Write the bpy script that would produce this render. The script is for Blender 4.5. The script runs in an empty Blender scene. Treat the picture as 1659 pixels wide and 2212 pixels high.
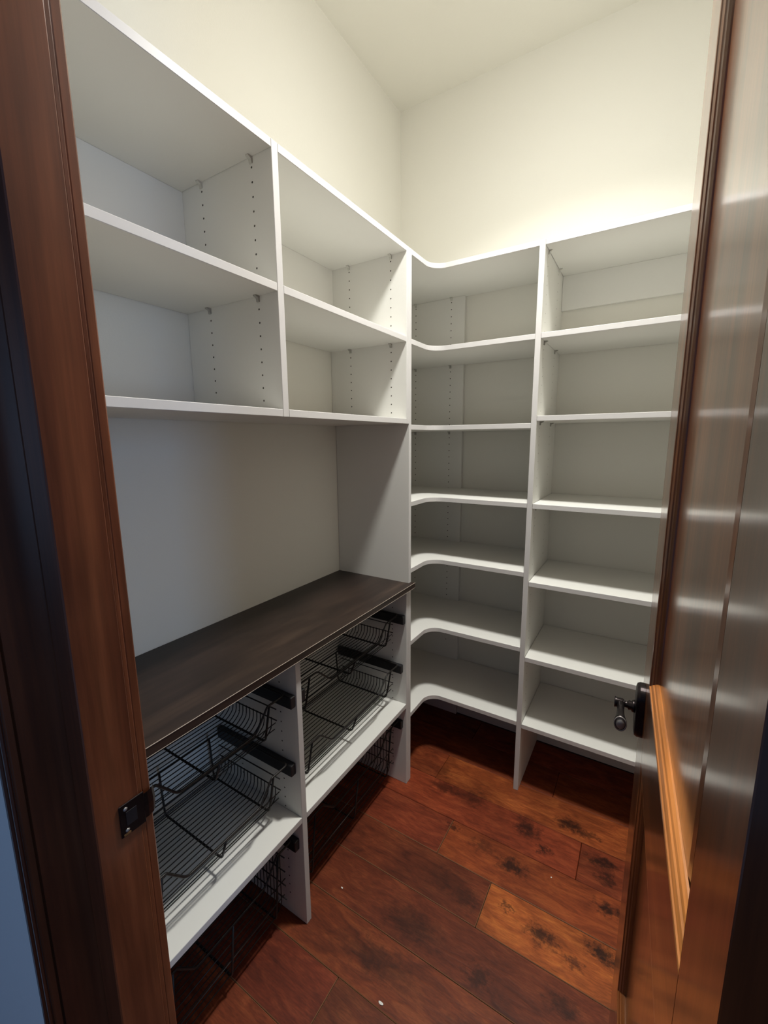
import bpy, bmesh, math, random
from mathutils import Vector, Matrix
random.seed(7)
scene = bpy.context.scene
C = scene.collection

# ------------------------------------------------------------------ camera
def camera():
    yaw, pitch, roll = -0.554439, -0.168367, -0.008076
    cy, sy, cp, sp = math.cos(yaw), math.sin(yaw), math.cos(pitch), math.sin(pitch)
    F = Vector((sy * cp, cy * cp, sp)); R = Vector((cy, -sy, 0)); U = R.cross(F)
    c, s = math.cos(roll), math.sin(roll)
    R2 = c * R + s * U; U2 = -s * R + c * U
    cam = bpy.data.cameras.new('camera')
    cam.sensor_fit = 'HORIZONTAL'; cam.sensor_width = 36.0
    cam.lens = 36.0 * 919.473 / 1659.0
    cam.clip_start = 0.01
    o = bpy.data.objects.new('camera', cam); C.objects.link(o)
    m = Matrix((R2, U2, -F)).transposed().to_4x4()
    m.translation = Vector((1.12482, -1.99261, 1.46693))
    o.matrix_world = m
    scene.camera = o
camera()

# ------------------------------------------------------------------ world, light, exposure
world = bpy.data.worlds.new('world'); scene.world = world
world.use_nodes = True
bg = world.node_tree.nodes['Background']
bg.inputs['Color'].default_value = (0.30, 0.50, 0.90, 1)
bg.inputs['Strength'].default_value = 0.15

LAMP_XY = (0.85, -0.85); LAMP_Z = 2.85
LAMP_POWER = 15.0
LENS_GLOW = 74.0
WINDOW_POWER = 23.0

# the pantry's ceiling downlight (its fitting is built further down)
dl = bpy.data.lights.new('downlight', 'AREA'); dl.shape = 'DISK'; dl.size = 0.19
dl.energy = LAMP_POWER; dl.color = (1.0, 0.99, 0.935); dl.spread = math.radians(130)
dlo = bpy.data.objects.new('downlight', dl); C.objects.link(dlo)
dlo.location = (LAMP_XY[0], LAMP_XY[1], LAMP_Z - 0.046)
scene.cycles.diffuse_bounces = 6; scene.cycles.max_bounces = 12

wl = bpy.data.lights.new('window_daylight', 'AREA'); wl.shape = 'RECTANGLE'
wl.size = 1.5; wl.size_y = 0.42
wl.energy = WINDOW_POWER; wl.color = (0.36, 0.60, 1.0)
wlo = bpy.data.objects.new('window_daylight', wl); C.objects.link(wlo)
wlo.matrix_world = Matrix(((0, 0, 1, 3.60), (0, 1, 0, -3.02), (-1, 0, 0, 1.50), (0, 0, 0, 1)))

scene.view_settings.view_transform = 'Standard'
scene.view_settings.look = 'None'
scene.view_settings.gamma = 1.0
scene.view_settings.use_curve_mapping = False
scene.view_settings.exposure = 0.27

# ------------------------------------------------------------------ dimensions (metres; corner of left and back wall = origin)
T = 0.0184
D1, D2 = 0.348, 0.361
YA0, YA1 = -1.2061, -1.1857          # partition of the left run
YU0, YU1 = -0.5732, -0.5548          # side panel of upper / base unit
YT0, YT1 = -0.5543, -0.5357          # tall panel of the corner unit
YE1, YE0 = -1.666, -1.684            # end panel near the door wall
XC0, XC1 = 0.7485, 0.7678
XR = 1.70
YP = -1.730                          # pantry face of the door wall
WT = 0.108
H = 2.982
ZT = 2.134
ZL2, ZL3, ZB = 1.833, 1.5432, 0.3792
ZC, TC, DC = 0.9004, 0.0211, 0.3676
SZ = [2.134, 1.8316, 1.5221, 1.2266, 0.9559, 0.6437, 0.3164]
RZ = [2.134, 1.8322, 1.5475, 1.2254, 0.9207, 0.6071, 0.3117]
HOLE = 0.03105
XL, XRJ = 0.566, 1.236               # door jamb faces

# ------------------------------------------------------------------ materials
def new_mat(name):
    m = bpy.data.materials.new(name); m.use_nodes = True
    nt = m.node_tree
    return m, nt, nt.nodes['Principled BSDF']

def nd(nt, kind, **kw):
    n = nt.nodes.new(kind)
    for k, v in kw.items():
        if k in n.inputs.keys(): n.inputs[k].default_value = v
        else: setattr(n, k, v)
    return n

def simple(name, col, rough=0.5, metal=0.0, spec=0.5, bump=0.0, bscale=200.0, var=0.0, vscale=6.0):
    m, nt, p = new_mat(name)
    p.inputs['Base Color'].default_value = (*col, 1)
    p.inputs['Roughness'].default_value = rough
    p.inputs['Metallic'].default_value = metal
    p.inputs['Specular IOR Level'].default_value = spec
    geo = nd(nt, 'ShaderNodeNewGeometry')
    if var:
        n = nd(nt, 'ShaderNodeTexNoise', Scale=vscale, Detail=3.0)
        nt.links.new(geo.outputs['Position'], n.inputs['Vector'])
        r = nd(nt, 'ShaderNodeValToRGB')
        r.color_ramp.elements[0].color = (*[c * (1 - var) for c in col], 1); r.color_ramp.elements[0].position = 0.3
        r.color_ramp.elements[1].color = (*[min(1, c * (1 + var)) for c in col], 1); r.color_ramp.elements[1].position = 0.7
        nt.links.new(n.outputs['Fac'], r.inputs['Fac']); nt.links.new(r.outputs['Color'], p.inputs['Base Color'])
    if bump:
        n = nd(nt, 'ShaderNodeTexNoise', Scale=bscale, Detail=2.0)
        nt.links.new(geo.outputs['Position'], n.inputs['Vector'])
        b = nd(nt, 'ShaderNodeBump', Strength=bump, Distance=0.001)
        nt.links.new(n.outputs['Fac'], b.inputs['Height']); nt.links.new(b.outputs['Normal'], p.inputs['Normal'])
    return m

def wood(name, cols, axis, rough=0.35, coat=0.5, coat_rough=0.15, along=1.2, across=16.0, objcolor=False, knots=None, bump=0.08, spec=0.5):
    """Stained wood: grain stretched along one axis, fine pores, optional knots."""
    m, nt, p = new_mat(name)
    L = nt.links
    geo = nd(nt, 'ShaderNodeNewGeometry')
    sc = [across] * 3; sc['xyz'.index(axis)] = along
    oi = nd(nt, 'ShaderNodeObjectInfo')
    off = nd(nt, 'ShaderNodeVectorMath', operation='MULTIPLY_ADD')
    cmb = nd(nt, 'ShaderNodeCombineXYZ')
    for i in range(3): L.new(oi.outputs['Random'], cmb.inputs[i])
    L.new(cmb.outputs[0], off.inputs[0]); off.inputs[1].default_value = (7.3, 3.1, 5.7)
    L.new(geo.outputs['Position'], off.inputs[2])
    mp = nd(nt, 'ShaderNodeMapping'); mp.inputs['Scale'].default_value = sc
    L.new(off.outputs[0], mp.inputs['Vector'])
    n1 = nd(nt, 'ShaderNodeTexNoise', Scale=1.0, Detail=6.0, Roughness=0.62, Distortion=0.9)
    L.new(mp.outputs[0], n1.inputs['Vector'])
    r = nd(nt, 'ShaderNodeValToRGB'); e = r.color_ramp.elements
    e[0].position = 0.30; e[0].color = (*cols[0], 1)
    e[1].position = 0.72; e[1].color = (*cols[2], 1)
    x = e.new(0.5); x.color = (*cols[1], 1)
    L.new(n1.outputs['Fac'], r.inputs['Fac'])
    # fine pores
    sc2 = [c * 9 for c in sc]; sc2['xyz'.index(axis)] = along * 5
    mp2 = nd(nt, 'ShaderNodeMapping'); mp2.inputs['Scale'].default_value = sc2
    L.new(off.outputs[0], mp2.inputs['Vector'])
    n2 = nd(nt, 'ShaderNodeTexNoise', Scale=1.0, Detail=3.0, Roughness=0.6)
    L.new(mp2.outputs[0], n2.inputs['Vector'])
    r2 = nd(nt, 'ShaderNodeMapRange'); r2.inputs['From Min'].default_value = 0.3; r2.inputs['From Max'].default_value = 0.7
    r2.inputs['To Min'].default_value = 0.72; r2.inputs['To Max'].default_value = 1.18
    L.new(n2.outputs['Fac'], r2.inputs['Value'])
    mul = nd(nt, 'ShaderNodeVectorMath', operation='MULTIPLY')
    L.new(r.outputs['Color'], mul.inputs[0]); L.new(r2.outputs[0], mul.inputs[1])
    # soft blotches
    n3 = nd(nt, 'ShaderNodeTexNoise', Scale=5.0, Detail=2.0); L.new(off.outputs[0], n3.inputs['Vector'])
    r3 = nd(nt, 'ShaderNodeMapRange'); r3.inputs['From Min'].default_value = 0.3; r3.inputs['From Max'].default_value = 0.7
    r3.inputs['To Min'].default_value = 0.75; r3.inputs['To Max'].default_value = 1.2
    L.new(n3.outputs['Fac'], r3.inputs['Value'])
    mul2 = nd(nt, 'ShaderNodeVectorMath', operation='MULTIPLY')
    L.new(mul.outputs[0], mul2.inputs[0]); L.new(r3.outputs[0], mul2.inputs[1])
    out = mul2.outputs[0]
    if objcolor:
        mu = nd(nt, 'ShaderNodeVectorMath', operation='MULTIPLY')
        L.new(out, mu.inputs[0]); L.new(oi.outputs['Color'], mu.inputs[1]); out = mu.outputs[0]
    if knots:
        nk = nd(nt, 'ShaderNodeTexNoise', Scale=42.0, Detail=5.0, Roughness=0.72)
        L.new(geo.outputs['Position'], nk.inputs['Vector'])
        sub = nd(nt, 'ShaderNodeVectorMath', operation='SUBTRACT'); sub.inputs[1].default_value = (0.5, 0.5, 0.5)
        L.new(nk.outputs['Color'], sub.inputs[0])
        wob = nd(nt, 'ShaderNodeVectorMath', operation='MULTIPLY_ADD'); wob.inputs[1].default_value = (0.17, 0.10, 0)
        L.new(sub.outputs[0], wob.inputs[0]); L.new(geo.outputs['Position'], wob.inputs[2])
        acc = None
        for (kx, ky, rx, ry, st) in knots:
            d = nd(nt, 'ShaderNodeVectorMath', operation='SUBTRACT'); d.inputs[1].default_value = (kx, ky, 0)
            L.new(wob.outputs[0], d.inputs[0])
            q = nd(nt, 'ShaderNodeVectorMath', operation='MULTIPLY'); q.inputs[1].default_value = (1 / rx, 1 / ry, 0)
            L.new(d.outputs[0], q.inputs[0])
            ln = nd(nt, 'ShaderNodeVectorMath', operation='LENGTH'); L.new(q.outputs[0], ln.inputs[0])
            mr = nd(nt, 'ShaderNodeMapRange', interpolation_type='SMOOTHSTEP')
            mr.inputs['From Min'].default_value = 0.15; mr.inputs['From Max'].default_value = 1.25
            mr.inputs['To Min'].default_value = 1 - st; mr.inputs['To Max'].default_value = 1.0
            L.new(ln.outputs['Value'], mr.inputs['Value'])
            if acc is None: acc = mr.outputs[0]
            else:
                mm = nd(nt, 'ShaderNodeMath', operation='MULTIPLY'); L.new(acc, mm.inputs[0]); L.new(mr.outputs[0], mm.inputs[1]); acc = mm.outputs[0]
        mu = nd(nt, 'ShaderNodeVectorMath', operation='MULTIPLY')
        L.new(out, mu.inputs[0]); L.new(acc, mu.inputs[1]); out = mu.outputs[0]
    L.new(out, p.inputs['Base Color'])
    p.inputs['Roughness'].default_value = rough
    p.inputs['Specular IOR Level'].default_value = spec
    p.inputs['Coat Weight'].default_value = coat
    p.inputs['Coat Roughness'].default_value = coat_rough
    if bump:
        b = nd(nt, 'ShaderNodeBump', Strength=bump, Distance=0.002)
        L.new(n1.outputs['Fac'], b.inputs['Height']); L.new(b.outputs['Normal'], p.inputs['Normal'])
    return m

M = {}
M['paint'] = simple('cream_wall_paint', (0.725, 0.71, 0.65), 0.85, spec=0.25, bump=0.22, bscale=170)
M['ceil'] = simple('cream_ceiling_paint', (0.73, 0.715, 0.655), 0.9, spec=0.2, bump=0.2, bscale=150)
M['hall'] = simple('pale_hall_paint', (0.80, 0.81, 0.80), 0.85, spec=0.2, bump=0.2, bscale=170)
M['white'] = simple('white_melamine', (0.735, 0.728, 0.69), 0.42, spec=0.4, bump=0.05, bscale=900)
M['edgeband'] = simple('white_edge_banding', (0.585, 0.57, 0.56), 0.45, spec=0.35)
M['hole'] = simple('pin_hole_dark', (0.05, 0.045, 0.035), 0.8)
M['hole2'] = simple('pin_hole_faint', (0.33, 0.32, 0.28), 0.8)
M['clip'] = simple('grey_plastic_clip', (0.38, 0.37, 0.34), 0.4)
M['clip2'] = simple('pale_plastic_clip', (0.56, 0.55, 0.51), 0.4)
M['wire'] = simple('black_coated_wire', (0.014, 0.012, 0.011), 0.42, spec=0.35)
M['runner'] = simple('black_runner_plastic', (0.012, 0.012, 0.014), 0.45)
M['bronze'] = simple('oil_rubbed_bronze', (0.035, 0.028, 0.028), 0.32, metal=0.85, spec=0.5, var=0.2, vscale=40)
M['pewter'] = simple('pale_bronze_highlight', (0.30, 0.28, 0.26), 0.36, metal=0.35)  # paler, less metallic bronze: the end cap's highlight is put into the colour
M['counter'] = wood('dark_walnut_laminate', [(0.013, 0.008, 0.006), (0.027, 0.016, 0.012), (0.052, 0.032, 0.022)], 'y', rough=0.42, coat=0.0, along=1.1, across=9.0, bump=0.02)
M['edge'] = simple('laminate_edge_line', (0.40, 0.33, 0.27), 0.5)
DW = [(0.085, 0.026, 0.007), (0.17, 0.053, 0.013), (0.27, 0.092, 0.024)]
MW_LIT = [(0.34, 0.115, 0.026), (0.56, 0.20, 0.045), (0.70, 0.28, 0.075)]  # door wood made paler: lamplight on the upper ledge is painted in
M['doorV'] = wood('door_wood_upright_grain', DW, 'z', rough=0.30, coat=0.85, coat_rough=0.13, along=0.9, across=13)
M['doorH'] = wood('door_wood_cross_grain', DW, 'y', rough=0.30, coat=0.85, coat_rough=0.13, along=0.9, across=13)
M['mouldV_lit'] = wood('door_moulding_lit_upright_grain', MW_LIT, 'z', rough=0.34, coat=0.5, coat_rough=0.15, along=0.9, across=20)
M['mouldH_lit'] = wood('door_moulding_lit_cross_grain', MW_LIT, 'y', rough=0.34, coat=0.5, coat_rough=0.15, along=0.9, across=20)
JW = [(0.075, 0.020, 0.009), (0.15, 0.042, 0.016), (0.23, 0.072, 0.027)]
M['jamb'] = wood('jamb_wood_upright_grain', JW, 'z', rough=0.34, coat=0.5, coat_rough=0.2, along=0.8, across=11)
M['jambH'] = wood('jamb_wood_cross_grain', JW, 'x', rough=0.34, coat=0.5, coat_rough=0.2, along=0.8, across=11)
KN = [(0.98, -0.425, 0.055, 0.035, .85), (1.04, -0.43, 0.06, 0.015, .6), (0.847, -0.52, 0.05, 0.05, .8), (1.10, -0.525, 0.055, 0.03, .85), (1.12, -0.575, .03, .03, .7),
      (0.916, -0.575, 0.035, 0.02, .8), (0.834, -0.70, 0.055, 0.035, .85), (0.968, -0.862, 0.055, 0.035, .85), (1.126, -0.82, 0.05, 0.03, .9),
      (1.126, -0.68, 0.05, 0.025, .85), (0.50, -0.50, 0.09, 0.03, .65), (0.62, -0.50, 0.06, 0.04, .6), (0.602, -0.665, 0.02, 0.02, .7),
      (0.72, -0.68, 0.05, 0.03, .5), (0.45, -0.42, 0.05, 0.05, .4), (0.66, -0.86, .10, .05, .4), (0.74, -0.88, .05, .04, .5), (0.62, -1.04, 0.12, 0.06, .6),
      (0.58, -1.17, .15, .05, .6), (0.84, -1.06, .04, .03, .6), (1.05, -1.0, .05, .03, .6), (1.15, -1.05, .05, .04, .6), (0.88, -1.2, .1, .05, .6), (1.06, -0.885, .03, .02, .6), (0.86, -0.84, .02, .015, .7)]
HW = [tuple(c * .45 for c in t) for t in JW]  # hall-side trim: the jamb colours, darkened evenly
M['casing'] = wood('casing_wood_darker', HW, 'z', rough=0.4, coat=0.3, coat_rough=0.25, along=0.8, across=11)
M['plank'] = wood('hand_scraped_plank', [(0.115, 0.023, 0.0075), (0.20, 0.042, 0.013), (0.30, 0.076, 0.023)], 'x', rough=0.5, coat=0.0, spec=0.28, along=8.0, across=30, objcolor=True, knots=KN, bump=0.35)
M['arris'] = simple('worn_plank_edge', (0.21, 0.095, 0.045), 0.5)
M['subfloor'] = simple('dark_seam', (0.02, 0.008, 0.005), 0.7)
M['brass'] = simple('brass_patch', (0.45, 0.28, 0.12), 0.35, metal=0.8)
M['lampbody'] = simple('white_lamp_metal', (0.8, 0.8, 0.78), 0.4)
lm, lnt, lp = new_mat('lamp_lens_glow')
lp.inputs['Base Color'].default_value = (0.9, 0.88, 0.82, 1)
lp.inputs['Emission Color'].default_value = (1.0, 0.985, 0.925, 1)
lp.inputs['Emission Strength'].default_value = LENS_GLOW
M['lens'] = lm
M['frost'] = simple('window_frame_paint', (0.8, 0.8, 0.8), 0.5)
M['chip'] = simple('white_paint_chip', (0.8, 0.78, 0.74), 0.7)

# ------------------------------------------------------------------ mesh helpers
def origin_of(parent):
    o = Vector((0, 0, 0))
    while parent is not None:
        o += parent.location; parent = parent.parent
    return o

def link(name, bm, mat, parent=None, bevel=0.0, smooth=False, segs=1):
    """bm holds world coordinates; stored relative to its parent's origin."""
    if bevel:
        bmesh.ops.remove_doubles(bm, verts=bm.verts, dist=1e-6)
        bmesh.ops.bevel(bm, geom=list(bm.edges), offset=bevel, segments=segs, affect='EDGES', clamp_overlap=True)
    bmesh.ops.recalc_face_normals(bm, faces=bm.faces)
    off = origin_of(parent)
    if parent is not None: bmesh.ops.translate(bm, verts=bm.verts, vec=-off)
    me = bpy.data.meshes.new(name); bm.to_mesh(me); bm.free()
    if smooth:
        for f in me.polygons: f.use_smooth = True
    me.materials.append(M[mat])
    o = bpy.data.objects.new(name, me); C.objects.link(o)
    if parent is not None: o.parent = parent
    return o

def add_box(bm, x, y, z):
    vs = [bm.verts.new((a, b, c)) for a in x for b in y for c in z]
    for f in ((0, 1, 3, 2), (4, 6, 7, 5), (0, 4, 5, 1), (2, 3, 7, 6), (0, 2, 6, 4), (1, 5, 7, 3)):
        bm.faces.new([vs[i] for i in f])

def box(name, x, y, z, mat, parent=None, bevel=0.0008):
    bm = bmesh.new(); add_box(bm, x, y, z)
    return link(name, bm, mat, parent, bevel)

def add_prism(bm, pts, z0, z1):
    lo = [bm.verts.new((p[0], p[1], z0)) for p in pts]; hi = [bm.verts.new((p[0], p[1], z1)) for p in pts]
    n = len(pts)
    bm.faces.new(lo[::-1]); bm.faces.new(hi)
    for i in range(n): bm.faces.new((lo[i], lo[(i + 1) % n], hi[(i + 1) % n], hi[i]))

def add_tube(bm, pts, r, sides=6, closed=False, cap=True):
    pts = [Vector(p) for p in pts]; n = len(pts); rings = []
    prev = None
    for i, p in enumerate(pts):
        if closed: t = pts[(i + 1) % n] - pts[i - 1]
        else: t = pts[min(i + 1, n - 1)] - pts[max(i - 1, 0)]
        t.normalize()
        if prev is None:
            a = Vector((0, 0, 1)) if abs(t.z) < 0.9 else Vector((1, 0, 0))
            u = t.cross(a).normalized()
        else:
            u = prev - t * prev.dot(t)
            u = u.normalized() if u.length > 1e-6 else t.orthogonal().normalized()
        prev = u; v = t.cross(u)
        rr = r[i] if isinstance(r, (list, tuple)) else r
        rings.append([bm.verts.new(p + rr * (math.cos(2 * math.pi * k / sides) * u + math.sin(2 * math.pi * k / sides) * v)) for k in range(sides)])
    m = n if closed else n - 1
    for i in range(m):
        a, b = rings[i], rings[(i + 1) % n]
        for k in range(sides): bm.faces.new((a[k], a[(k + 1) % sides], b[(k + 1) % sides], b[k]))
    if cap and not closed:
        bm.faces.new(rings[0][::-1]); bm.faces.new(rings[-1])

def bend(pts, r=0.012, n=3):
    """round the corners of a polyline"""
    pts = [Vector(p) for p in pts]; out = [pts[0]]
    for a, b, c in zip(pts, pts[1:], pts[2:]):
        d1, d2 = (a - b), (c - b); q = min(r, d1.length * .45, d2.length * .45)
        p1, p2 = b + d1.normalized() * q, b + d2.normalized() * q
        for k in range(n + 1):
            t = k / n; out.append((1 - t) ** 2 * p1 + 2 * t * (1 - t) * b + t * t * p2)
    out.append(pts[-1]); return out

def empty(name, loc, label=None, cat=None, group=None, kind=None, parent=None):
    o = bpy.data.objects.new(name, None); C.objects.link(o); o.empty_display_size = 0.1
    o.location = Vector(loc) - (origin_of(parent) if parent else Vector((0, 0, 0)))
    if parent: o.parent = parent
    tag(o, label, cat, group, kind); return o

def tag(o, label=None, cat=None, group=None, kind=None):
    if label: o['label'] = label
    if cat: o['category'] = cat
    if group: o['group'] = group
    if kind: o['kind'] = kind
    return o

def struct(o): o['kind'] = 'structure'; return o

# ------------------------------------------------------------------ the room
# floor: slab with planks running along x
fl = struct(box('floor', (-0.1, 3.5), (-3.4, 0.1), (-0.06, -0.012), 'subfloor', None, 0))
PW = 0.1567
rows = {}
seams_y0 = -0.475
joints = {-2: [0.9, 1.55], -1: [0.441], 0: [0.10, 1.03], 1: [0.591, 1.62], 2: [0.791], 3: [0.20, 1.46], 4: [0.05, 1.30], 5: [0.51, 1.45], 6: [0.90], 7: [0.3, 1.1]}
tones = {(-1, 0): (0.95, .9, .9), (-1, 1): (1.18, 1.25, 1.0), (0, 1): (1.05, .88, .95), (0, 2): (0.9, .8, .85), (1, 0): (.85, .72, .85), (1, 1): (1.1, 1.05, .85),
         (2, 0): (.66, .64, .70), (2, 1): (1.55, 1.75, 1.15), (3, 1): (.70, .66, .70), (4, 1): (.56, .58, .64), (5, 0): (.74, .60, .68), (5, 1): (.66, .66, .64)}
for row in range(-3, 18):
    # row r covers y from seams_y0 - r*PW + PW (upper) down to seams_y0 - r*PW
    y1 = seams_y0 - (row - 1) * PW if False else seams_y0 + PW - (row + 1 - 0) * PW + PW * 0
    y1 = seams_y0 - row * PW; y0 = y1 - PW
    if row == -1: pass
    y1 = min(y1, -0.001)
    if y1 - y0 < 0.02: continue
    js = joints.get(row)
    if js is None:
        a = random.uniform(0.2, 1.1); js = [a, a + random.uniform(.8, 1.0)]
    left, right = (0.001, 1.699) if y0 > YP - 0.02 else (-0.1, 3.3)
    xs = [left] + [j for j in js if left + .05 < j < right - .05] + [right]
    for i in range(len(xs) - 1):
        bm = bmesh.new()
        g = 0.0006
        dz = random.uniform(-0.0004, 0.0004)
        add_box(bm, (xs[i] + g, xs[i + 1] - g), (y0 + g, y1 - g), (-0.0118, 0.0 + dz))
        o = link('plank', bm, 'plank', fl, 0.0016)
        if 1 <= row <= 6:               # worn, paler arris
            o.data.materials.append(M['arris'])
            for f in o.data.polygons:
                if 0.2 < f.normal.z < 0.95: f.material_index = 1
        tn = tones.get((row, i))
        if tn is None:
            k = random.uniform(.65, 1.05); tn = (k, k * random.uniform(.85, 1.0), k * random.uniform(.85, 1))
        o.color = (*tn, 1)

struct(box('wall_left', (-0.1, 0.0), (-1.9, 0.1), (0, H), 'paint', None, 0))
struct(box('wall_back', (0.0, 1.9), (0.0, 0.1), (0, H), 'paint', None, 0))
struct(box('wall_right', (XR, XR + 0.1), (YP, 0.0), (0, H), 'paint', None, 0))
struct(box('ceiling', (-0.1, 1.8), (YP - WT, 0.1), (H, H + 0.08), 'ceil', None, 0))
OX0, OX1, OZ = XL - 0.067, XRJ + 0.067, 2.462
for side, mat, ya, yb in (('front', 'paint', YP - WT / 2, YP), ('hall', 'hall', YP - WT, YP - WT / 2)):
    bm = bmesh.new()
    x0, x1 = (0.0, XR) if side == 'front' else (-0.5, 3.5)
    add_box(bm, (x0, OX0), (ya, yb), (0, H)); add_box(bm, (OX1, x1), (ya, yb), (0, H)); add_box(bm, (OX0, OX1), (ya, yb), (OZ, H))
    struct(link('wall_' + side, bm, mat))
# hall wall with the narrow window that sends daylight in
bm = bmesh.new()
wy0, wy1, wz0, wz1 = -3.25, -2.79, 0.72, 2.28
add_box(bm, (3.5, 3.58), (-4.2, wy0), (0, H)); add_box(bm, (3.5, 3.58), (wy1, YP - WT), (0, H))
add_box(bm, (3.5, 3.58), (wy0, wy1), (0, wz0)); add_box(bm, (3.5, 3.58), (wy0, wy1), (wz1, H))
struct(link('wall_hall_side', bm, 'hall'))
win = struct(empty('window_1', (3.54, -3.02, wz0)))
for a in ((wy0, wy0 + .02), (wy1 - .02, wy1)): box('window_frame', (3.51, 3.57), a, (wz0, wz1), 'frost', win)
for a in ((wz0, wz0 + .02), (wz1 - .02, wz1)): box('window_frame', (3.51, 3.57), (wy0 + .02, wy1 - .02), a, 'frost', win)

# ------------------------------------------------------------------ door frame
def jamb_side(face, s, n0, zt=2.44):
    """face: x of the jamb face; s=+1: body lies towards -x (strike side)"""
    def xr(a, b): return tuple(sorted((face - s * a, face - s * b)))
    # main jamb, proud, with a small bead on its pantry edge
    j = struct(empty('trim_%d' % n0, (face - s * .01, YP - 0.03, 0)))
    box('jamb_board', xr(0.0, 0.045), (YP - 0.062, YP - 0.006), (0.0, zt), 'jamb', j, 0.0015)
    box('edge_bead', xr(0.003, 0.045), (YP - 0.006, YP), (0.0, zt), 'jamb', j, 0.0012)
    # set back extension board towards the hall
    e = struct(box('trim_%d' % (n0 + 1), xr(0.0455, 0.065), (YP - WT, YP - 0.0), (0.0, zt + .02), 'casing', None, 0))
    # hall casing: stepped profile
    cs = struct(empty('trim_%d' % (n0 + 2), (face - s * .06, YP - WT, 0)))
    box('casing_board', xr(0.049, 0.0695), (YP - WT - 0.010, YP - WT), (0.0, zt + .07), 'casing', cs, 0.002)
    box('casing_band', xr(0.070, 0.080), (YP - WT - 0.014, YP - WT), (0.0, zt + .08), 'casing', cs, 0.002)
    box('casing_bead', xr(0.049, 0.056), (YP - WT - 0.0145, YP - WT - 0.0105), (0.0, zt + .03), 'casing', cs, 0.002)
    # pantry casing
    p = struct(box('trim_%d' % (n0 + 3), xr(0.006, 0.078), (YP + 0.0005, YP + 0.013), (0.0, zt + .05), 'jamb', None, 0.002))
    return j
jl = jamb_side(XL, 1, 1)
jr = jamb_side(XRJ, -1, 5)
hd = struct(box('trim_9', (XL - .0, XRJ + .0), (YP - WT, YP), (2.4405, 2.461), 'jambH', None, 0.001))
# strike plate on the left jamb
sp = empty('strike_plate', (XL, YP - 0.02, 0.968), parent=jl)
bm = bmesh.new()
add_box(bm, (XL + .0003, XL + .0022), (YP - 0.034, YP - 0.001), (0.943, 0.991)); link('plate', bm, 'bronze', sp, 0.0008)
lipbm = bmesh.new()
add_tube(lipbm, [(XL + .0012, YP - .003, .967), (XL + .0012, YP + .004, .967), (XL - .0008, YP + .0115, .967), (XL - .005, YP + .016, .967)], 0.0012, 4)
bmesh.ops.scale(lipbm, verts=lipbm.verts, vec=(1, 1, 16), space=Matrix.Translation((0, 0, -.967)))
link('lip', lipbm, 'bronze', sp)
for z, mt in ((.983, 'pewter'), (.951, 'pewter')):
    bm = bmesh.new(); bmesh.ops.create_icosphere(bm, subdivisions=1, radius=.0032, matrix=Matrix.Translation((XL + .0022, YP - .026, z)) @ Matrix.Diagonal((.4, 1, 1, 1)))
    link('screw', bm, mt, sp, smooth=True)
box('latch_hole', (XL + .0021, XL + .0026), (YP - .026, YP - .012), (.957, .978), 'runner', sp, 0.0002)
box('worn_patch', (XL + .0021, XL + .0025), (YP - .031, YP - .022), (.9445, .9475), 'brass', sp, 0.0001)

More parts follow.
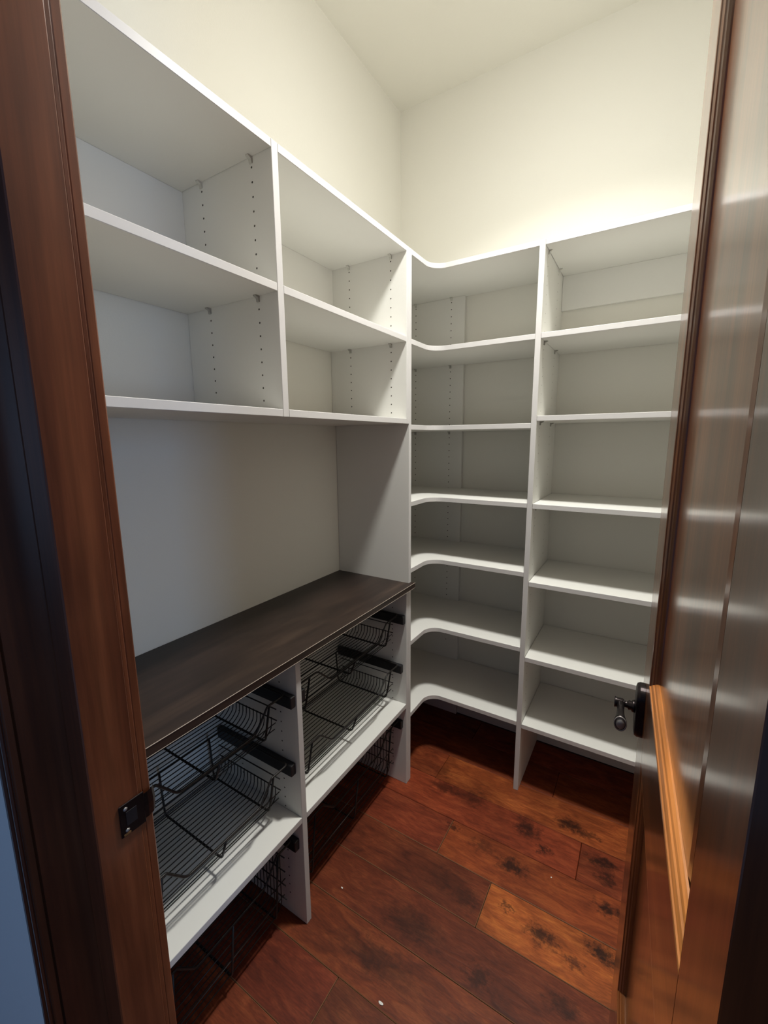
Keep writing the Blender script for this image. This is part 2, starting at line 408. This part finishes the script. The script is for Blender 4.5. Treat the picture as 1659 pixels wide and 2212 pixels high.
# ------------------------------------------------------------------ open door
def build_door():
    org = Vector((1.1854, -1.7276, 0.006)); u = Vector((-0.0459, 0.9989, 0)).normalized()
    n = Vector((-u.y, u.x, 0))          # visible face normal (towards -x)
    Wd, Hd, th = 0.7026, 2.425, 0.044
    sn, sf = 0.1035, 0.1215             # near and far stile widths
    zs = {'bot': 0.343, 'lo': 0.870, 'hi': 1.026, 'top': 2.29}
    door = struct(empty('door_1', tuple(org)))
    def P(a, dpth, z): return org + u * a - n * dpth + Vector((0, 0, z - .006))
    def slab(name, a0, a1, d0, d1, z0, z1, mat, parent=door, bevel=.0008):
        bm = bmesh.new(); vs = [bm.verts.new(P(a, dd, z)) for a in (a0, a1) for dd in (d0, d1) for z in (z0, z1)]
        for f in ((0, 1, 3, 2), (4, 6, 7, 5), (0, 4, 5, 1), (2, 3, 7, 6), (0, 2, 6, 4), (1, 5, 7, 3)): bm.faces.new([vs[i] for i in f])
        return link(name, bm, mat, parent, bevel)
    slab('stile', 0, sn, 0, th, .006, Hd, 'doorV'); slab('stile', Wd - sf, Wd, 0, th, .006, Hd, 'doorV')
    for z0, z1 in ((.006, zs['bot']), (zs['lo'], zs['hi']), (zs['top'], Hd)):
        slab('rail', sn + .0002, Wd - sf - .0002, 0, th, z0, z1, 'doorH')
    prof = [(0.0, 0.0), (0.0022, 0.0006), (0.0030, 0.0022), (0.0085, 0.0048), (0.0095, 0.0068), (0.0125, 0.0085), (0.0150, 0.0120), (0.0155, 0.0142), (0.0, 0.0142)]
    for z0, z1 in ((zs['bot'], zs['lo']), (zs['hi'], zs['top'])):
        bm = bmesh.new(); lay = []
        for z in (z0 + .0004, z1 - .0004):
            lay.append([bm.verts.new(P(a, dd, z)) for a, dd in ((sn + .0004, .0215), (sn + .022, .0215), (sn + .088, .0142), (Wd - sf - .0004, .0142), (Wd - sf - .0004, th - .0142), (sn + .0004, th - .0142))])
        for k in range(6): bm.faces.new((lay[0][k], lay[0][(k + 1) % 6], lay[1][(k + 1) % 6], lay[1][k]))
        bm.faces.new(lay[0][::-1]); bm.faces.new(lay[1])
        link('panel', bm, 'doorV', door)
        for back in (False, True):
            a0, a1 = sn, Wd - sf
            # four mitred lengths of moulding
            for side in range(4):
                bm = bmesh.new(); rings = []
                for end in (0, 1):
                    ring = []
                    for w, dp in prof:
                        dd = dp if not back else th - dp
                        if side == 0: a, z = (a0 + w if not end else a1 - w), z0 + w
                        elif side == 1: a, z = a1 - w, (z0 + w if not end else z1 - w)
                        elif side == 2: a, z = (a1 - w if not end else a0 + w), z1 - w
                        else: a, z = a0 + w, (z1 - w if not end else z0 + w)
                        ring.append(bm.verts.new(P(a, dd, z)))
                    rings.append(ring)
                k = len(prof)
                for i in range(k): bm.faces.new((rings[0][i], rings[0][(i + 1) % k], rings[1][(i + 1) % k], rings[1][i]))
                bm.faces.new(rings[0][::-1]); bm.faces.new(rings[1])
                link('panel_moulding', bm, ('mouldH_lit' if z0 > 1 else 'doorH') if side in (0, 2) else 'doorV', door)  # level lengths of the upper panel take the painted-in lit colour
    # hinges
    for z in (.25, 1.25, 2.2):
        bm = bmesh.new(); c = P(-.006, th + .002, z)
        add_tube(bm, [c - Vector((0, 0, .045)), c + Vector((0, 0, .045))], .006, 10)
        link('hinge_barrel', bm, 'bronze', door, smooth=False)
    # lever handle
    hz, ha = 0.941, Wd - 0.060
    lev = tag(empty('lever_handle', tuple(P(ha, 0, hz)), parent=door), label='dark bronze lever handle on a tall oval plate')
    def Q(a, out, z): return P(ha + a, -out, hz + z)
    # escutcheon: stepped rounded plate
    def plate(name, w, h, o0, o1, round_, mat):
        bm = bmesh.new(); N = 10; pts = []
        for cx, cz, a0 in ((w - round_, h - round_, 0), (-(w - round_), h - round_, 90), (-(w - round_), -(h - round_), 180), (w - round_, -(h - round_), 270)):
            for k in range(N + 1):
                t = math.radians(a0 + 90 * k / N); pts.append((cx + round_ * math.cos(t), cz + round_ * math.sin(t)))
        for o_, s_ in ((o0, 1.0), (o1 - .003, 1.0), (o1 - .0008, .965), (o1, .91)):
            pass
        rings = [[bm.verts.new(Q(a * s_, o_, z * s_)) for a, z in pts] for o_, s_ in ((o0, 1.0), (o0 + (o1 - o0) * .6, 1.0), (o0 + (o1 - o0) * .9, .95), (o1, .86))]
        m = len(pts)
        for r0, r1 in zip(rings, rings[1:]):
            for i in range(m): bm.faces.new((r0[i], r0[(i + 1) % m], r1[(i + 1) % m], r1[i]))
        bm.faces.new(rings[0][::-1]); bm.faces.new(rings[-1])
        return link(name, bm, mat, lev, smooth=False)
    plate('escutcheon', .026, .053, .0004, .0145, .022, 'bronze')
    bm = bmesh.new(); add_tube(bm, [Q(0, .0146, .004), Q(0, .019, .004), Q(0, .021, .004), Q(0, .0255, .004), Q(0, .027, .004), Q(0, .033, .004), Q(0, .0344, .004)], [.012, .0115, .0085, .0095, .0065, .0062, .0085], 16)
    link('stem', bm, 'bronze', lev, smooth=True)
    # hub, its axis runs on outwards, and the lever arm running back towards the hinge
    bm = bmesh.new(); add_tube(bm, [Q(0, .0345, .004), Q(0, .036, .004), Q(0, .047, .004), Q(0, .0500, .004)], [.0085, .0095, .0095, .0105], 16)
    link('hub', bm, 'bronze', lev, smooth=True)
    bm = bmesh.new()
    path = [Q(-.006, .039, .002), Q(-.018, .039, .000), Q(-.034, .039, -.001), Q(-.050, .039, -.002), Q(-.057, .039, -.002), Q(-.060, .039, -.002)]
    add_tube(bm, path, [.0070, .0062, .0070, .0095, .0110, .0104], 18)
    bmesh.ops.scale(bm, verts=bm.verts, vec=(1, 1, 1.3), space=Matrix.Translation(-Q(-.03, .039, 0)))
    link('lever_arm', bm, 'bronze', lev, smooth=True)
    # oval end cap with a rim ring
    bm = bmesh.new()
    bmesh.ops.create_uvsphere(bm, u_segments=18, v_segments=10, radius=1.0, matrix=Matrix.Translation(Q(-.0605, .039, -.003)) @ Matrix.Diagonal((.0082, .0055, .0112, 1)))
    link('end_cap', bm, 'pewter', lev, smooth=True)
    bm = bmesh.new()
    add_tube(bm, [Q(-.0615, .039 + .0098 * math.cos(t), -.003 + .0138 * math.sin(t)) for t in [2 * math.pi * k / 24 for k in range(24)]], .0013, 6, closed=True)
    link('end_ring', bm, 'pewter', lev, smooth=True)
build_door()

# ------------------------------------------------------------------ shelving
def holes(face_axis, face, sgn, cols, zs, parent, mat='hole', r=.0026, name='pin_holes'):
    """small dark drilled holes, shown as thin plugs on a panel face"""
    bm = bmesh.new()
    for c in cols:
        for z in zs:
            ring0, ring1 = [], []
            for k in range(6):
                t = 2 * math.pi * k / 6; a, b = c + r * math.cos(t), z + r * math.sin(t)
                ring0.append(bm.verts.new((a, face, b) if face_axis == 'y' else (face, a, b)))
                ring1.append(bm.verts.new((a, face + sgn * .0002, b) if face_axis == 'y' else (face + sgn * .0002, a, b)))
            bm.faces.new(ring1)
            for k in range(6): bm.faces.new((ring0[k], ring0[(k + 1) % 6], ring1[(k + 1) % 6], ring1[k]))
    o = link(name, bm, mat, parent); o['kind'] = 'stuff'; return o

def zrange(z0, z1, start=2.0945): 
    out = []; k = 0
    while True:
        z = start - k * HOLE; k += 1
        if z < z0: break
        if z < z1: out.append(z)
    return out

def clip(face_axis, face, sgn, c, ztop, parent, mat='clip'):
    """shelf support: a tongue under the shelf and a small gusset on the panel"""
    bm = bmesh.new()
    prof = [(0.0003, ztop - .0004), (.0135, ztop - .0004), (.0135, ztop - .0022), (.005, ztop - .006), (.0035, ztop - .014), (.0003, ztop - .014)]
    w = .0045; rings = []
    for s in (-w, w):
        rings.append([bm.verts.new((c + s, face + sgn * a, z) if face_axis == 'y' else (face + sgn * a, c + s, z)) for a, z in prof])
    k = len(prof)
    for i in range(k): bm.faces.new((rings[0][i], rings[0][(i + 1) % k], rings[1][(i + 1) % k], rings[1][i]))
    bm.faces.new(rings[0][::-1]); bm.faces.new(rings[1])
    return link('shelf_clip', bm, mat, parent)

G = 0.0003
def band(o, axis=None):
    """edge banding: the narrow faces of a board carry a slightly greyer strip"""
    o.data.materials.append(M['edgeband'])
    for f in o.data.polygons:
        n = f.normal
        if axis is None: hit = abs(n.z) < 0.9
        else: hit = abs(n['xyz'.index(axis)]) < 0.9 and abs(n.z) < 0.9
        if hit: f.material_index = 1
    return o
CX = (.0985, .2825)
# upper wall unit over the counter
up = tag(empty('wall_shelf_unit', (0.0, -1.1, ZL3 - T)), 'white two-bay upper shelf unit fixed to the wall above the dark counter', 'shelf unit')
for y0, y1 in ((YE0, YE1), (YA0, YA1), (YU0, YU1)):
    p = band(box('side_panel', (0.0008, D1), (y0, y1), (ZL3 - T, ZT), 'white', up, .0009), 'y')
    if y0 != YE0: holes('y', y0, -1, CX, zrange(ZL3 + .02, ZT - .03), p)
for y0, y1 in ((YE1 + G, YA0 - G), (YA1 + G, YU0 - G)):
    for z in (ZT, ZL2, ZL3):
        back = .0195 if z == ZT else .002
        band(box('shelf', (back if z != ZT else .0008, D1 - (.0 if z != ZL2 else .0004)), (y0, y1), (z - T, z), 'white', up, .0009))
    cl = box('back_cleat', (.0008, .019), (y0, y1), (1.983, ZT - T - G), 'white', up, .0006)
    for yy in ((y0 + y1) / 2 - .02,):
        bm = bmesh.new(); add_tube(bm, [(.019, yy, 2.045), (.0205, yy, 2.045)], .006, 12); link('screw_cap', bm, 'white', cl)
    for c in CX:
        for z in (ZT - T, ZL2 - T):
            m_ = 'clip' if z != ZT - T else 'clip2'
            clip('y', y1 + G, -1, c, z, up, m_); clip('y', y0 - G, 1, c, z, up, m_)

# base unit with basket runners
ba = tag(empty('base_unit', (0.0, -1.1, 0.0)), 'white two-bay base unit under the dark counter, holding wire baskets', 'base unit')
ZBP = ZC - TC - G
for y0, y1 in ((YE0, YE1), (YA0, YA1), (YU0, YU1)):
    p = band(box('side_panel', (0.0008, D1), (y0, y1), (0.0005, ZBP), 'white', ba, .0009), 'y')
    if y0 != YE0: holes('y', y0, -1, CX, zrange(.06, .86, 2.0945), p)
bays = ((YE1 + G, YA0 - G), (YA1 + G, YU0 - G))
for y0, y1 in bays:
    band(box('shelf', (.002, D1), (y0, y1), (ZB - T, ZB), 'white', ba, .0009))
    for z0 in (.734, .518, .265):
        for ya, yb in ((y0 + .0002, y0 + .019), (y1 - .019, y1 - .0002)):
            r_ = box('runner', (.008, .333 if z0 < .7 else .344), (ya, yb), (z0, z0 + .036), 'runner', ba, .002)

# counter
bm = bmesh.new()
add_prism(bm, [(0.0008, YP + .001), (DC, YP + .001), (DC, YT1 - .0005), (D1 + .0008, YT1 - .0005), (D1 + .0008, YT0 - .0008), (0.0008, YT0 - .0008)], ZC - TC, ZC)
co = tag(empty('countertop', (0.15, -1.1, ZC - TC)), 'dark brown wood-grain countertop running along the left wall', 'countertop')
link('slab', bm, 'counter', co, .0006)
box('edge_line', (DC - .0004, DC + .0011), (YP + .001, YT1 - .0007), (ZC - .0011, ZC + .0002), 'edge', co, .0003)  # pale strip paints in the highlight along the worn top edge
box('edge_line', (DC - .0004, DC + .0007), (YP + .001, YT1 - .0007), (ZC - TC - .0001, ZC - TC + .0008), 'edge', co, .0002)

# corner unit
cu = tag(empty('corner_shelf_unit', (0.3, -0.3, 0.0)), 'tall white corner shelf unit with curved L-shaped shelves', 'shelf unit')
band(box('side_panel', (0.0008, D1), (YT0, YT1), (0.0005, ZT), 'white', cu, .0009), 'y')
pc = band(box('side_panel', (XC0, XC1), (-D2, -.0008), (0.0005, ZT), 'white', cu, .0009), 'x')
holes('x', XC1, 1, (-.110, -.306), zrange(.34, ZT - .03), pc, 'hole2', .0022)
pb = box('support_panel', (0.0008, .349), (-.019, -.0008), (0.0005, ZT - T - G), 'white', cu, .0009)
holes('y', -.019, -1, (.0967, .2829), zrange(.4, ZT - .03), pb)
rr = .062
for i, z in enumerate(SZ):
    arc = []
    for k in range(13):
        t = math.radians(90 + 90 * k / 12)
        arc.append((D1 + rr + rr * math.cos(t), -D2 - rr + rr * math.sin(t)))
    bk = -.0008 if i == 0 else -.0195
    pts = [(.0012, YT1 + G), (.0012, bk)] + ([(XC0 - G, bk)] if i == 0 else [(.3495, bk), (.3495, -.0025), (XC0 - G, -.0025)]) + [(XC0 - G, -D2)] + arc + [(D1, YT1 + G)]
    pts = pts[::-1]
    bm = bmesh.new(); add_prism(bm, pts, z - T, z); band(link('shelf', bm, 'white', cu, .0008))
    if i < 3 or True:
        for c in (.0967, .2829): clip('y', -.019, -1, c, z - T, cu, 'clip2' if i == 0 else 'clip')

# right unit
ru = tag(empty('straight_shelf_unit', (1.2, -0.2, 0.0)), 'tall white straight shelf unit on the back wall, partly behind the wooden door', 'shelf unit')
box('side_panel', (XR - .0192, XR - .0008), (-D2, -.0008), (.0005, ZT), 'white', ru, .0009)
for i, z in enumerate(RZ):
    band(box('shelf', (XC1 + G + .0006, XR - .0195), (-D2, -.0008 if i == 0 else -.0025), (z - T, z), 'white', ru, .0009))
    for c in (-.110, -.306): clip('x', XC1, 1, c, z - T, ru, 'clip2' if i == 0 else 'clip')
box('back_cleat', (XC1 + .0006, XR - .0195), (-.0165, -.0008), (1.983, ZT - T - G), 'white', ru, .0006)

# ------------------------------------------------------------------ wire baskets
def make_basket(half, depth_lo, depth_hi, zrel, deep):
    """origin at the basket's floor centre; +x towards the aisle. half: half width of the bay."""
    root = empty('wire_basket', (0, 0, 0))
    hr = half - .0205                     # rim half width (inside the runners)
    rz, sz = zrel, zrel - .058            # rim height, dipped front height
    xb, xf = -.115, .165                  # back and front of the rim
    bb, bf = -.105, .140                  # back and front of the floor
    yf = half - .070                      # outer frames
    # rim rod with scooped front
    s0, s1 = half * .66, half * .47
    pts = bend([(xf - .02, -hr, rz), (xb, -hr, rz), (xb, hr, rz), (xf + .004, hr, rz), (xf, yf, rz - .003), (xf, s0, rz - .003), (xf, s1, sz), (xf, -s1, sz), (xf, -s0, rz - .003), (xf, -yf, rz - .003), (xf + .004, -hr, rz), (xf - .02, -hr, rz)], .012, 3)
    bm = bmesh.new(); add_tube(bm, pts, .0031, 6); link('rim', bm, 'wire', root, smooth=True)
    for y in (-yf, 0.0, yf):
        top_f = sz if y == 0 else rz - .003
        bm = bmesh.new()
        add_tube(bm, bend([(xf - .001, y, top_f), (bf, y, 0), (bb, y, 0), (xb + .001, y, rz)], .012, 3), .0031, 6)
        link('support_frame', bm, 'wire', root, smooth=True)
    sr = zrel * .42 if not deep else zrel * .8
    for s in (-1, 1):
        for zz in ((sr, zrel * .70) if not deep else (zrel * .2, zrel * .4, zrel * .6, zrel * .8)):
            bm = bmesh.new(); yy = s * (yf + .030)
            add_tube(bm, [(xb + .004, yy, zz), (bf + .016, yy, zz)], .0019, 5); link('side_rod', bm, 'wire', root, smooth=True)
    bm = bmesh.new()
    nw = 17
    for k in range(nw):
        x = bb + .006 + (bf - bb - .010) * k / (nw - 1)
        add_tube(bm, bend([(x, -yf - .030, sr + .003), (x, -yf - .028, .022), (x, -yf - .004, .0030), (x, yf + .004, .0030), (x, yf + .028, .022), (x, yf + .030, sr + .003)], .01, 2), .0018, 4)
    for q in (1, 2):                      # wires closing the low front and back
        zz = sz * q / 3
        xq = bf + (xf - bf) * q * (sz / rz) / 3
        add_tube(bm, [(xq + .002, -yf - .03, zz), (xq + .002, yf + .03, zz)], .0018, 4)
        xq = bb + (xb - bb) * q / 3
        add_tube(bm, [(xq - .002, -yf - .03, zz), (xq - .002, yf + .03, zz)], .0018, 4)
    w = link('floor_wires', bm, 'wire', root, smooth=True); w['kind'] = 'stuff'
    return root

def copy_tree(o, parent=None):
    c = o.copy(); C.objects.link(c); c.parent = parent
    for ch in list(o.children): copy_tree(ch, c)
    return c

where = {0: 'left bay beside the door jamb', 1: 'right bay beside the corner shelves'}
lvl = {0: 'uppermost black wire basket under the counter, %s', 1: 'middle black wire basket above the white base shelf, %s', 2: 'deep black wire basket below the base shelf, %s'}
for b, (y0, y1) in enumerate(bays):
    half = (y1 - y0) / 2; cyy = (y0 + y1) / 2
    first = None
    for l, (zf, zrel) in enumerate(((.652, .1215), (.430, .1275), (.060, .2445))):
        if l == 1: bk = make_basket(half, 0, 0, zrel, False)
        elif l == 0: bk = make_basket(half, 0, 0, .1215, False)
        else: bk = make_basket(half, 0, 0, zrel, True)
        bk.location = (.152, cyy, zf)
        tag(bk, lvl[l] % where[b], 'basket', 'black wire pull-out baskets')

# ------------------------------------------------------------------ ceiling lamp (above the frame)
la = tag(empty('ceiling_lamp', (LAMP_XY[0], LAMP_XY[1], LAMP_Z)), 'white round ceiling lamp in the middle of the pantry ceiling', 'lamp')
bm = bmesh.new(); x, y = LAMP_XY
add_tube(bm, [(x, y, H - .0005), (x, y, H - .02), (x, y, LAMP_Z + .03), (x, y, LAMP_Z + .004)], [.07, .07, .105, .115], 32)
link('housing', bm, 'lampbody', la, smooth=False)
bm = bmesh.new()
rings = [(.100, .004), (.098, -.010), (.090, -.022), (.072, -.033), (.045, -.040), (.018, -.043)]
vv = [[bm.verts.new((x + r * math.cos(2 * math.pi * k / 24), y + r * math.sin(2 * math.pi * k / 24), LAMP_Z + dz)) for k in range(24)] for r, dz in rings]
for a, b in zip(vv, vv[1:]):
    for k in range(24): bm.faces.new((a[k], a[(k + 1) % 24], b[(k + 1) % 24], b[k]))
bm.faces.new(vv[-1])
link('lens', bm, 'lens', la)

# ------------------------------------------------------------------ paint chips on the floor
for (cx_, cy_, sx, sy_, lab) in ((0.3735, -1.0640, .004, .0024, 'small white paint chip lying on the dark floorboards before the base unit'),
                                 (0.9596, -0.6685, .0024, .002, 'tiny white paint chip on the reddish floorboards before the shelves'),
                                 (0.6407, -1.2458, .009, .004, 'larger pale scrap on the floorboards near the bottom of the picture')):
    bm = bmesh.new(); pts = []
    for k in range(7):
        t = 2 * math.pi * k / 7; q = random.uniform(.7, 1.15); pts.append((cx_ + sx * q * math.cos(t), cy_ + sy_ * q * math.sin(t)))
    add_prism(bm, pts, .0006, .0018)
    tag(link('paint_chip', bm, 'chip'), lab, 'paint chip')
